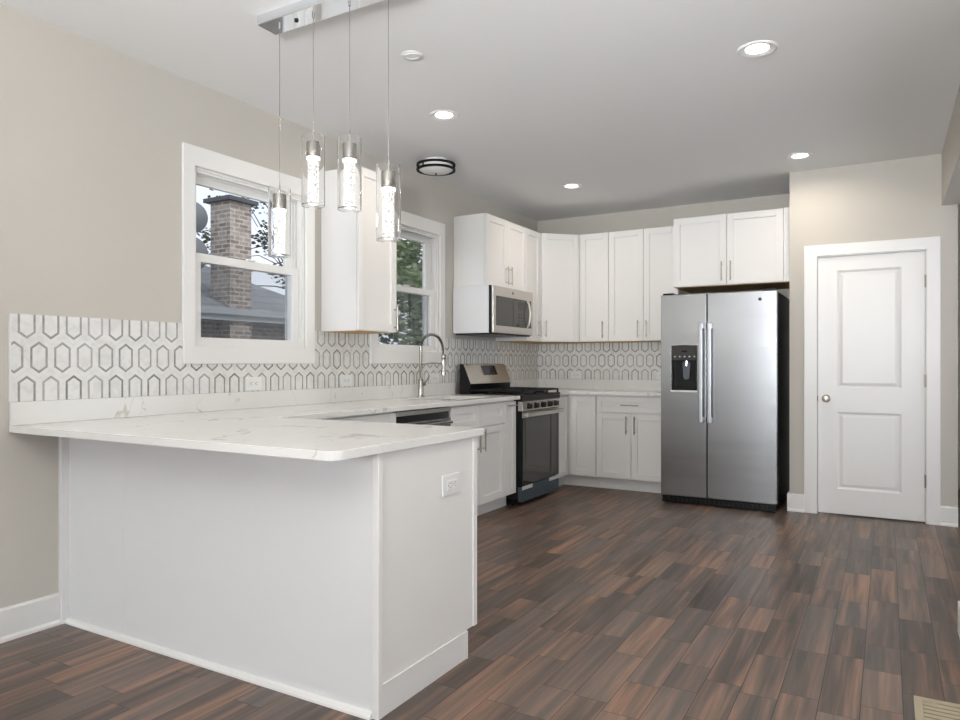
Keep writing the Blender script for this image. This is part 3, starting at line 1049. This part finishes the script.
# cooktop with raised lip
mb = MB().box(0.045, 0.675, RY0 + 0.0005, RY1 - 0.0005, 0.8955, 0.918)
mb.build('cooktop', M['black'], t, bevel=0.005, world=True)
gr = []
for c, (a, b) in enumerate(((RY0 + 0.02, RY0 + 0.255), (RY0 + 0.262, RY0 + 0.498), (RY0 + 0.505, RY1 - 0.02))):
    m = MB()
    xa, xb = 0.16, 0.655
    for (p, q) in (((xa, a), (xb, a)), ((xa, b), (xb, b)), ((xa, a), (xa, b)), ((xb, a), (xb, b)), (((xa + xb) / 2, a), ((xa + xb) / 2, b))):
        m.box(min(p[0], q[0]) - 0.006, max(p[0], q[0]) + 0.006, min(p[1], q[1]) - 0.006 if p[1] != q[1] else p[1] - 0.006,
              max(p[1], q[1]) + 0.006 if p[1] != q[1] else p[1] + 0.006, 0.940, 0.956)
    ym = (a + b) / 2
    m.box(xa, xb, ym - 0.005, ym + 0.005, 0.942, 0.957)
    for xm in ((xa * 3 + xb) / 4, (xa + xb * 3) / 4):
        m.box(xm - 0.005, xm + 0.005, a, b, 0.942, 0.957)
    for x in (xa, xb):
        for y in (a, b):
            m.box(x - 0.008, x + 0.008, y - 0.008, y + 0.008, 0.918, 0.945)
    m.build('grate', M['blackmatte'], t, bevel=0.002, world=True)
for x, y, r in ((0.29, RY0 + 0.137, 0.045), (0.53, RY0 + 0.137, 0.05), (0.41, RY0 + 0.38, 0.05), (0.29, RY1 - 0.137, 0.04), (0.53, RY1 - 0.137, 0.05)):
    bmb = MB().lathe([(r, 0), (r, 0.010), (r * 0.75, 0.012), (r * 0.75, 0.018), (0.005, 0.019)], (x, y, 0.9182), 'z', 24)
    bmb.build('burner', M['blackmatte'], t, smooth=True, world=True)
# knob panel (slightly raked)
pn = MB().prism([(0.622, 0.785), (0.668, 0.785), (0.660, 0.862), (0.622, 0.862)], 'y', RY0 + 0.004, RY1 - 0.004).build('knob_panel', M['steelwarm'], t, bevel=0.002, world=True)
MB().box(0.622, 0.672, RY0 + 0.002, RY1 - 0.002, 0.8625, 0.895).build('front_lip', M['black'], t, bevel=0.004, world=True)
for k in range(5):
    y = RY0 + 0.105 + k * 0.1375
    kb = MB().lathe([(0.027, 0), (0.027, 0.006), (0.0225, 0.008), (0.0215, 0.030), (0.019, 0.034), (0.002, 0.0345)], (0.664, y, 0.823), 'x', 24)
    kb.box(0.694, 0.702, y - 0.005, y + 0.005, 0.802, 0.844)
    tag(kb.build('knob', M['black'], pn, smooth=True, world=True), 'black burner knob')
    mk = MB().lathe([(0.028, 0), (0.031, 0), (0.031, 0.004), (0.028, 0.004)], (0.664, y, 0.823), 'x', 24, close=True)
    mk.build('knob_ring', M['steelwarm'], pn, smooth=True, world=True)
# oven door
od = MB().box(0.6225, 0.660, RY0 + 0.004, RY1 - 0.004, 0.168, 0.780).build('oven_door', M['black'], t, bevel=0.003, world=True)
MB().box(0.6605, 0.664, RY0 + 0.012, RY1 - 0.012, 0.172, 0.728).build('door_glass', M['blackglass'], od, bevel=0.001, world=True)
MB().box(0.6605, 0.665, RY0 + 0.006, RY1 - 0.006, 0.729, 0.779).build('door_top_rail', M['steelwarm'], od, bevel=0.001, world=True)
hm = MB().box(0.692, 0.716, RY0 + 0.012, RY1 - 0.012, 0.738, 0.772)
for y in (RY0 + 0.03, RY1 - 0.03):
    hm.box(0.665, 0.694, y - 0.012, y + 0.012, 0.742, 0.768)
hm.build('oven_handle', M['steelwarm'], od, bevel=0.006, world=True, seg=3)
dw = MB().box(0.6225, 0.660, RY0 + 0.004, RY1 - 0.004, 0.035, 0.160).build('storage_drawer', M['filmblue'], t, bevel=0.003, world=True)
dw['label'] = 'storage drawer under blue protective film'
for a, b in ((RY0 + 0.005, RY0 + 0.20), (RY1 - 0.22, RY1 - 0.004)):
    tag(MB().box(0.660, 0.6635, a, b, 0.135, 0.164).build('tape_strip', M['tape'], dw, world=True), 'strip of clear tape')
# back console: black housing, raked steel face, display
hs = MB().prism([(0.062, 0.9185), (0.150, 0.9185), (0.165, 1.000), (0.092, 1.170), (0.062, 1.175)], 'y', RY0 + 0.001, RY1 - 0.001)
cs = hs.build('console', M['black'], t, bevel=0.002, world=True)


def raked(y0, y1, f0, f1, lift, th):
    """plate on the raked console face: f along the slope"""
    p0, p1 = Vector((0.165, 1.000)), Vector((0.092, 1.170))
    s = p1 - p0
    n = Vector((s.y, -s.x)).normalized()
    q0, q1 = p0 + s * f0, p0 + s * f1
    return MB().prism([tuple(q0 + n * lift), tuple(q1 + n * lift), tuple(q1 + n * (lift + th)), tuple(q0 + n * (lift + th))], 'y', y0, y1)


raked(RY0 + 0.012, RY1 - 0.004, 0.0, 1.0, 0.001, 0.006).build('console_face', M['steelwarm'], cs, bevel=0.0015, world=True)
raked(5.50, 5.755, 0.42, 0.92, 0.0075, 0.001).build('console_display', M['display'], cs, world=True)
for k in range(4):
    raked(5.52 + k * 0.055, 5.545 + k * 0.055, 0.50, 0.56, 0.0087, 0.0005).build('touch_key', M['greyplastic'], cs, world=True)
MB().box(0.168, 0.1685, 5.70, 5.74, 0.93, 0.931).bm.free()

# ================================================================== microwave
MZ0, MZ1 = 1.437, 1.838
MY0, MY1 = 5.190, 5.962
t = thing('microwave', (0, (MY0 + MY1) / 2, MZ0), 0, 'steel over-range microwave with white side under the short cabinet', 'microwave')
tag(MB().box(0.010, 0.362, MY0, MY1, MZ0, MZ1).build('body', M['panel'], t, bevel=0.002, world=True), 'white side casing')
MB().box(0.03, 0.375, MY0 + 0.01, MY1 - 0.01, MZ0 - 0.012, MZ0 - 0.0005).build('vent_grille', M['black'], t, world=True)
MB().box(0.3625, 0.385, MY0, MY1, MZ0, MZ1).build('front_frame', M['black'], t, bevel=0.002, world=True)
dr = MB().box(0.3855, 0.402, MY0 + 0.004, MY1 - 0.002, MZ0 + 0.002, MZ1 - 0.002).build('door', M['steelwarm'], t, bevel=0.003, world=True)
MB().box(0.4023, 0.404, 5.245, 5.56, 1.500, 1.752).build('door_window', M['blackglass'], dr, bevel=0.001, world=True)
MB().box(0.4023, 0.404, 5.562, 5.925, 1.500, 1.752).build('control_panel', M['blackglass'], dr, bevel=0.001, world=True)
MB().box(0.4042, 0.4047, 5.66, 5.80, 1.66, 1.73).build('control_display', M['display'], dr, world=True)
for r_ in range(4):
    for c in range(3):
        MB().box(0.4042, 0.4046, 5.66 + c * 0.045, 5.685 + c * 0.045, 1.52 + r_ * 0.03, 1.532 + r_ * 0.03).build('touch_key', M['greyplastic'], dr, world=True)
hp = []
for k in range(13):
    f = k / 12
    hp.append((0.404 + 0.032 * math.sin(math.pi * f) ** 0.5, 5.835, 1.505 + 0.245 * f))
MB().tube(hp, 0.009, 12).build('handle', M['steelwarm'], dr, smooth=True, world=True)
bd = MB().lathe([(0.012, 0), (0.012, 0.0015), (0.001, 0.0016)], (0.402, 5.555, 1.795), 'x', 20)
tag(bd.build('badge', M['greyplastic'], dr, smooth=True, world=True), 'small round grey badge')

# ================================================================== fridge
FX0, FX1, FYF = 1.592, 2.512, 5.990
t = thing('refrigerator', (2.056, 6.4, 0), 0, 'steel side-by-side refrigerator with water dispenser in left door', 'refrigerator')
MB().box(FX0 + 0.006, FX1 - 0.006, 6.065, 6.86, 0.03, 1.752).build('body', M['black'], t, bevel=0.004, world=True)
kg = MB().box(FX0 + 0.01, FX1 - 0.01, 6.00, 6.065, 0.008, 0.062)
for k in range(22):
    kg.box(FX0 + 0.05 + k * 0.037, FX0 + 0.072 + k * 0.037, 5.994, 6.0, 0.02, 0.05)
kg.build('kick_grille', M['black'], t, world=True)
SP = 1.974
DY0, DY1, DZ0, DZ1 = 5.990, 6.058, 0.066, 1.757
# left door with a dispenser opening
dx0, dx1, dz0, dz1 = 1.684, 1.892, 0.955, 1.325
ld = MB().grid_slab([FX0, dx0, dx1, SP - 0.005], [DZ0, dz0, dz1, DZ1], lambda i, j: not (i == 1 and j == 1), 'y', DY0, DY1).build('door', M['steel'], t, bevel=0.005, world=True, seg=3)
rd = MB().box(SP + 0.005, FX1, DY0, DY1, DZ0, DZ1).build('door', M['steel'], t, bevel=0.005, world=True, seg=3)
MB().box(SP - 0.004, SP + 0.004, DY0 + 0.02, DY1 + 0.004, DZ0, DZ1).build('door_gasket', M['black'], t, world=True)
dp = MB().box(dx0, dx1, 6.045, 6.058, dz0, dz1)
dp.box(dx0, dx0 + 0.012, 5.986, 6.045, dz0, dz1).box(dx1 - 0.012, dx1, 5.986, 6.045, dz0, dz1)
dp.box(dx0 + 0.012, dx1 - 0.012, 5.986, 6.045, dz0, dz0 + 0.02)
dp.box(dx0 + 0.012, dx1 - 0.012, 5.990, 6.045, 1.20, dz1)
dp = dp.build('dispenser', M['black'], ld, bevel=0.002, world=True)
# nesting stops at sub-parts: the dispenser's own pieces hang from the door
MB().prism([(dx0, 1.205), (dx1, 1.205), (dx1, dz1)] + [(dx1 - (dx1 - dx0) * k / 8, dz1 + 0.008 * math.sin(math.pi * k / 8)) for k in range(1, 8)] + [(dx0, dz1)], 'y', 5.980, 5.9855).build('dispenser_panel', M['greyplastic'], ld, bevel=0.0015, world=True)
MB().box(1.770, 1.815, 5.9785, 5.9798, 1.272, 1.288).build('dispenser_display', M['display'], ld, world=True)
for k in range(5):
    MB().cyl((1.715 + k * 0.040, 5.9785, 1.236), 0.007, 0.0013, 'y', 12).build('dispenser_button', M['nickel'], ld, world=True)
MB().prism([(1.770, 1.19), (1.835, 1.19), (1.828, 1.06), (1.818, 1.045), (1.787, 1.045), (1.777, 1.06)], 'y', 6.005, 6.018).build('dispenser_paddle', M['clearplastic'], ld, bevel=0.003, world=True)
MB().cyl((1.802, 6.018, 1.155), 0.018, 0.045, 'z', 16).build('dispenser_spout', M['chrome'], ld, smooth=True, world=True)
MB().box(dx0 - 0.006, dx1 + 0.006, 5.976, 5.9895, dz0 - 0.016, dz0 - 0.001).build('dispenser_ledge', M['plastic'], ld, bevel=0.004, world=True)
for xa, xb, dd in ((1.922, 1.950, ld), (1.990, 2.020, rd)):
    hm = MB().box(xa, xb, 5.922, 5.944, 0.690, 1.512)
    for z in (0.715, 1.487):
        hm.box(xa + 0.004, xb - 0.004, 5.944, 5.9895, z - 0.022, z + 0.022)
    tag(hm.build('door_handle', M['satin'], dd, bevel=0.007, world=True, seg=3), 'pale steel bar handle')
for x in (FX0 + 0.06, FX1 - 0.06):
    MB().box(x - 0.045, x + 0.045, 6.0, 6.16, 1.7575, 1.772).build('hinge_cover', M['black'], t, bevel=0.003, world=True)
bd = MB().lathe([(0.013, 0), (0.013, -0.0015), (0.001, -0.0016)], (2.385, DY0, 1.690), 'y', 20)
tag(bd.build('badge', M['greyplastic'], rd, smooth=True, world=True), 'small round grey badge')

# ================================================================== pendant light
PYL = 2.262
t = thing('pendant_light', (1.245, PYL, H), 0, 'chrome bar pendant light with four hanging glass cylinders', 'pendant light')
MB().box(0.862, 1.628, 2.206, 2.318, 2.665, H - 0.0005).build('canopy', M['chrome'], t, bevel=0.003, world=True)
for x in (1.045, 1.443):
    tag(MB().lathe([(0.009, 0), (0.009, -0.006), (0.004, -0.008)], (x, PYL, 2.665), 'z', 16).build('screw_cap', M['black'], t, smooth=True, world=True), 'dark screw cap')
for x, ztop_ in ((0.944, 1.947), (1.142, 2.147), (1.341, 2.109), (1.541, 1.966)):
    zb = ztop_ - 0.297
    gs = MB().lathe([(0.049, zb), (0.049, ztop_), (0.0465, ztop_), (0.0465, zb + 0.006)], (x, PYL, 0), 'z', 40)
    sh = gs.build('glass_shade', M['shade'], t, smooth=True, world=True)
    MB().lathe([(0.0230, zb + 0.0105), (0.0230, ztop_ - 0.100)], (x, PYL, 0), 'z', 28).build('crystal_core', M['crystal'], sh, smooth=True, world=True)
    MB().lathe([(0.0285, ztop_ - 0.0995), (0.0285, ztop_ - 0.090)], (x, PYL, 0), 'z', 28).build('lit_collar', M['crystal_top'], sh, smooth=True, world=True)
    MB().lathe([(0.029, ztop_ - 0.0895), (0.029, ztop_ - 0.028), (0.028, ztop_ - 0.025), (0.006, ztop_ - 0.024), (0.0035, ztop_ + 0.012), (0.0025, ztop_ + 0.03), (0.002, ztop_ + 0.032)], (x, PYL, 0), 'z', 28).build('socket_cap', M['gun'], sh, smooth=True, world=True)
    MB().cyl((x, PYL, ztop_ + 0.030), 0.0016, 2.664 - ztop_ - 0.030, 'z', 8).build('cord', M['gun'], t, smooth=True, world=True)
    MB().lathe([(0.006, 2.6645), (0.006, 2.652), (0.002, 2.648)], (x, PYL, 0), 'z', 12).build('cord_grip', M['chrome'], t, smooth=True, world=True)
    l = bpy.data.lights.new('pendant_glow', 'POINT')
    l.energy = 0.5
    l.shadow_soft_size = 0.03
    l.color = (1.0, 0.95, 0.88)
    lo = bpy.data.objects.new('pendant_glow', l)
    lo.location = (x, PYL + 0.0, zb - 0.03)
    COL.objects.link(lo)


# ================================================================== ceiling fixtures
def downlight(x, y, label):
    t = thing('recessed_downlight', (x, y, H), 0, label, 'ceiling light', 'recessed ceiling downlights')
    MB().lathe([(0.054, -0.0005), (0.092, -0.0005), (0.092, -0.004), (0.086, -0.008), (0.070, -0.006), (0.056, -0.0015)], (0, 0, 0), 'z', 40, close=True).build('trim_ring', M['trim'], t, smooth=True)
    tag(MB().cyl((0, 0, -0.002), 0.0535, 0.0016, 'z', 32).build('lens', M['bulb'], t), 'glowing warm lens')
    l = bpy.data.lights.new('downlight_beam', 'AREA')
    l.shape = 'DISK'
    l.size = 0.10
    l.energy = DOWN_POWER
    l.color = (1.0, 0.89, 0.76)
    l.spread = R(165)
    lo = bpy.data.objects.new('downlight_beam', l)
    lo.location = (x, y, H - 0.012)
    COL.objects.link(lo)


DOWN_POWER = 5.4
downlight(2.715, 3.650, 'large lit recessed downlight nearest the top right of the ceiling')
downlight(0.899, 3.666, 'lit recessed downlight beside the black flush ceiling lamp')
downlight(2.705, 5.690, 'lit recessed downlight in front of the pantry wall')
downlight(0.904, 5.682, 'lit recessed downlight in front of the corner cabinets')
for x, y in ((2.71, 1.63),):
    l = bpy.data.lights.new('downlight_beam', 'AREA')
    l.shape = 'DISK'
    l.size = 0.10
    l.energy = DOWN_POWER
    l.color = (1.0, 0.89, 0.76)
    l.spread = R(165)
    lo = bpy.data.objects.new('downlight_beam', l)
    lo.location = (x, y, H - 0.012)
    COL.objects.link(lo)

t = thing('smoke_detector', (1.222, 2.873, H), 0, 'flat white round ceiling plate behind the pendant bar', 'detector')
MB().lathe([(0.053, -0.0005), (0.053, -0.003), (0.048, -0.006), (0.002, -0.0065)], (0, 0, 0), 'z', 32).build('base', M['plastic'], t, smooth=True)
MB().lathe([(0.030, -0.0062), (0.036, -0.0062), (0.036, -0.009), (0.030, -0.009)], (0, 0, 0), 'z', 28, close=True).build('vent_ring', M['ceiling'], t, smooth=True)

t = thing('flush_ceiling_light', (0.320, 4.453, H), 0, 'round flush ceiling lamp with two black rings over the sink', 'ceiling light')
ring = lambda z: [(0.130, z), (0.147, z), (0.147, z - 0.014), (0.130, z - 0.014)]
MB().lathe([(0.088, -0.0005), (0.088, -0.012), (0.05, -0.0128)], (0, 0, 0), 'z', 40).build('ceiling_pan', M['trim'], t, smooth=True)
MB().lathe(ring(-0.030), (0, 0, 0), 'z', 44, close=True).build('ring', M['bronze'], t, smooth=True)
MB().lathe(ring(-0.066), (0, 0, 0), 'z', 44, close=True).build('ring', M['bronze'], t, smooth=True)
mb = MB()
for k in range(3):
    a = R(20 + 120 * k)
    mb.cyl((0.139 * math.cos(a), 0.139 * math.sin(a), -0.066), 0.005, 0.022, 'z', 10)
mb.build('post', M['bronze'], t, smooth=True)
MB().lathe([(0.090, -0.013), (0.126, -0.036), (0.126, -0.074), (0.110, -0.084), (0.078, -0.092), (0.035, -0.097), (0.003, -0.098)], (0, 0, 0), 'z', 40).build('glass_bowl', M['diffuser'], t, smooth=True)
MB().lathe([(0.003, -0.0982), (0.008, -0.100), (0.007, -0.108), (0.002, -0.111)], (0, 0, 0), 'z', 14).build('finial', M['bronze'], t, smooth=True)

# ================================================================== floor vent
t = thing('floor_vent', (3.40, 2.87, 0), 0, 'tan louvred metal floor register at the bottom right corner', 'vent')
mb = MB().grid_slab([3.342, 3.368, 3.50, 3.526], [2.62, 2.655, 2.910, 2.937], lambda i, j: not (i == 1 and j == 1), 'z', 0.0005, 0.007)
mb.build('frame', M['vent'], t, bevel=0.002, world=True)
for k in range(8):
    y = 2.665 + k * 0.031
    MB().prism([(y, 0.0012), (y + 0.016, 0.0042), (y + 0.016, 0.0062), (y, 0.0032)], 'x', 3.3685, 3.4995).build('louvre', M['vent'], t, world=True)
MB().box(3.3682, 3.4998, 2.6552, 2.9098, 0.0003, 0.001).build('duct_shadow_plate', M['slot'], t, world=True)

# ================================================================== outside
GZ = -0.75
tag(MB().box(-14, -0.145, -2, 24, GZ - 0.1, GZ).build('ground', M['ground']), 'grassy ground outside the windows', 'ground', kind='structure')
NX = -2.5
t = thing('neighbor_house', (-4.5, 6.0, GZ), 0, 'neighbouring brick house with grey shingle roof and tall brick chimney outside the left window', 'house')
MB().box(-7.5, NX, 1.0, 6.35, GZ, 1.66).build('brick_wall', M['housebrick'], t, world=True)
MB().box(NX, NX + 0.16, 0.8, 6.55, 1.625, 1.650).build('soffit', M['gutter'], t, world=True)
MB().prism([(NX + 0.10, 1.655), (NX + 0.22, 1.655), (NX + 0.235, 1.715), (NX + 0.22, 1.715), (NX + 0.205, 1.67), (NX + 0.10, 1.67)], 'y', 0.8, 6.55).build('gutter', M['gutter'], t, world=True)
MB().box(NX + 0.16, NX + 0.18, 0.8, 6.55, 1.60, 1.655).build('fascia', M['gutter'], t, world=True)
bm = bmesh.new()
ev, rg = 1.715, 3.0
pts = [(NX + 0.18, 0.8, ev), (NX + 0.18, 6.55, ev), (-7.7, 6.55, ev), (-7.7, 0.8, ev), (-5.1, 3.0, rg), (-5.1, 4.3, rg)]
vs = [bm.verts.new(p) for p in pts]
for f in ((0, 1, 5, 4), (1, 2, 5), (2, 3, 4, 5), (3, 0, 4), (3, 2, 1, 0)):
    bm.faces.new([vs[i] for i in f])
m = MB(); m.bm = bm
m.build('roof', M['shingle'], t, world=True)
CX0, CX1, CY0, CY1 = -2.645, -2.36, 4.83, 5.10
m = MB(); m.box(CX0, CX1, CY0, CY1, GZ, 2.79)
m.bm.normal_update()
for f in m.bm.faces:
    f.material_index = 1 if abs(f.normal.y) > 0.5 else 0
ch = m.build('chimney', [M['brick_y'], M['brick_x']], t, world=True)
ch['label'] = 'tall pale brick chimney on the near side'
MB().box(CX0 - 0.05, CX1 + 0.05, CY0 - 0.05, CY1 + 0.05, 2.7905, 2.83).build('chimney_cap', M['cap'], ch, world=True)
t = thing('satellite_dish', (-2.6, 4.55, 2.2), 0, 'grey satellite dish left of the brick chimney', 'satellite dish')
for cy, cz, rr in ((4.56, 2.60, 0.16), (4.54, 2.24, 0.18)):
    md = MB().lathe([(0.004, 0.05), (rr * 0.6, 0.035), (rr, 0.0), (rr, -0.008), (rr * 0.6, 0.027), (0.004, 0.042)], (0, 0, 0), 'x', 28)
    bmesh.ops.rotate(md.bm, verts=md.bm.verts, cent=(0, 0, 0), matrix=Matrix.Rotation(R(-30), 3, 'Z'))
    bmesh.ops.translate(md.bm, verts=md.bm.verts, vec=(-2.60, cy, cz))
    md.build('reflector', M['dish'], t, smooth=True, world=True)
MB().tube([(-2.70, 4.6, 1.915), (-2.68, 4.56, 2.3), (-2.66, 4.55, 2.65)], 0.018, 8).build('mast', M['dish'], t, smooth=True, world=True)


def foliage(rng, centres, n, size):
    """leaf quads scattered through a set of blobs (centre, radius)"""
    bm = bmesh.new()
    for _ in range(n):
        c, r = rng.choice(centres)
        d = Vector((rng.gauss(0, 1), rng.gauss(0, 1), rng.gauss(0, 1))).normalized() * (r * rng.random() ** 0.45)
        p = Vector(c) + d
        q = Matrix.Rotation(rng.uniform(0, 6.28), 3, 'Z') @ Matrix.Rotation(rng.uniform(-1.2, 1.2), 3, 'X')
        s = size * rng.uniform(0.6, 1.4)
        vs = [bm.verts.new(p + q @ Vector(v) * s) for v in ((-0.5, 0, 0), (0, -0.32, 0.08), (0.6, 0, 0), (0, 0.32, 0.08))]
        bm.faces.new(vs)
    m = MB(); m.bm = bm
    return m


def branch_pts(rng, a, b, n=6, wob=0.08):
    a, b = Vector(a), Vector(b)
    return [a.lerp(b, k / n) + Vector((rng.uniform(-wob, wob), rng.uniform(-wob, wob), rng.uniform(-wob, wob))) * (0 < k < n) for k in range(n + 1)]


rng = random.Random(5)
# sparse tree beyond the chimney
t = thing('street_tree', (-8.6, 11.6, GZ), 0, 'sparse dark-leaved tree behind the chimney', 'tree')
mb = MB().tube(branch_pts(rng, (-8.6, 12.2, GZ), (-8.5, 12.2, 5.2), 6, 0.06), [0.14, 0.13, 0.12, 0.10, 0.08, 0.06, 0.04], 8)
mb.build('trunk', M['bark'], t, smooth=True, world=True)
blobs = []
mb = MB()
for k in range(20):
    e = (-8.6 + rng.uniform(-1.0, 1.0), 11.3 + rng.uniform(-1.3, 1.5), rng.uniform(2.9, 6.0))
    mb.tube(branch_pts(rng, (-8.5, 12.1, rng.uniform(2.4, 4.6)), e, 5, 0.10), [0.022, 0.018, 0.014, 0.010, 0.007, 0.005], 5)
    blobs.append((e, rng.uniform(0.25, 0.45)))
mb.build('branches', M['bark'], t, smooth=True, world=True)
foliage(rng, blobs, 1500, 0.10).build('foliage', M['leafdark'], t, world=True)
# dense tree behind the second window
t = thing('leafy_tree', (-4.4, 11.0, GZ), 0, 'dense green tree outside the window above the faucet', 'tree')
MB().tube(branch_pts(rng, (-4.4, 11.1, GZ), (-4.4, 11.0, 2.6), 6, 0.05), [0.2, 0.18, 0.16, 0.14, 0.12, 0.10, 0.07], 8).build('trunk', M['bark'], t, smooth=True, world=True)
blobs = [((-4.4 + rng.uniform(-0.9, 0.9), 11.0 + rng.uniform(-1.4, 1.2), rng.uniform(1.5, 5.2)), rng.uniform(0.35, 0.65)) for _ in range(34)]
foliage(rng, blobs, 11000, 0.12).build('foliage', M['leaf'], t, world=True)
t = thing('hedge', (-1.6, 7.4, GZ), 0, 'low green hedge under the tree outside the second window', 'hedge')
blobs = [((-1.6 + rng.uniform(-0.25, 0.25), 6.7 + k * 0.16, GZ + 0.9 + rng.uniform(-0.5, 0.60)), 0.42) for k in range(18)]
foliage(rng, blobs, 6000, 0.09).build('foliage', M['hedge'], t, world=True)
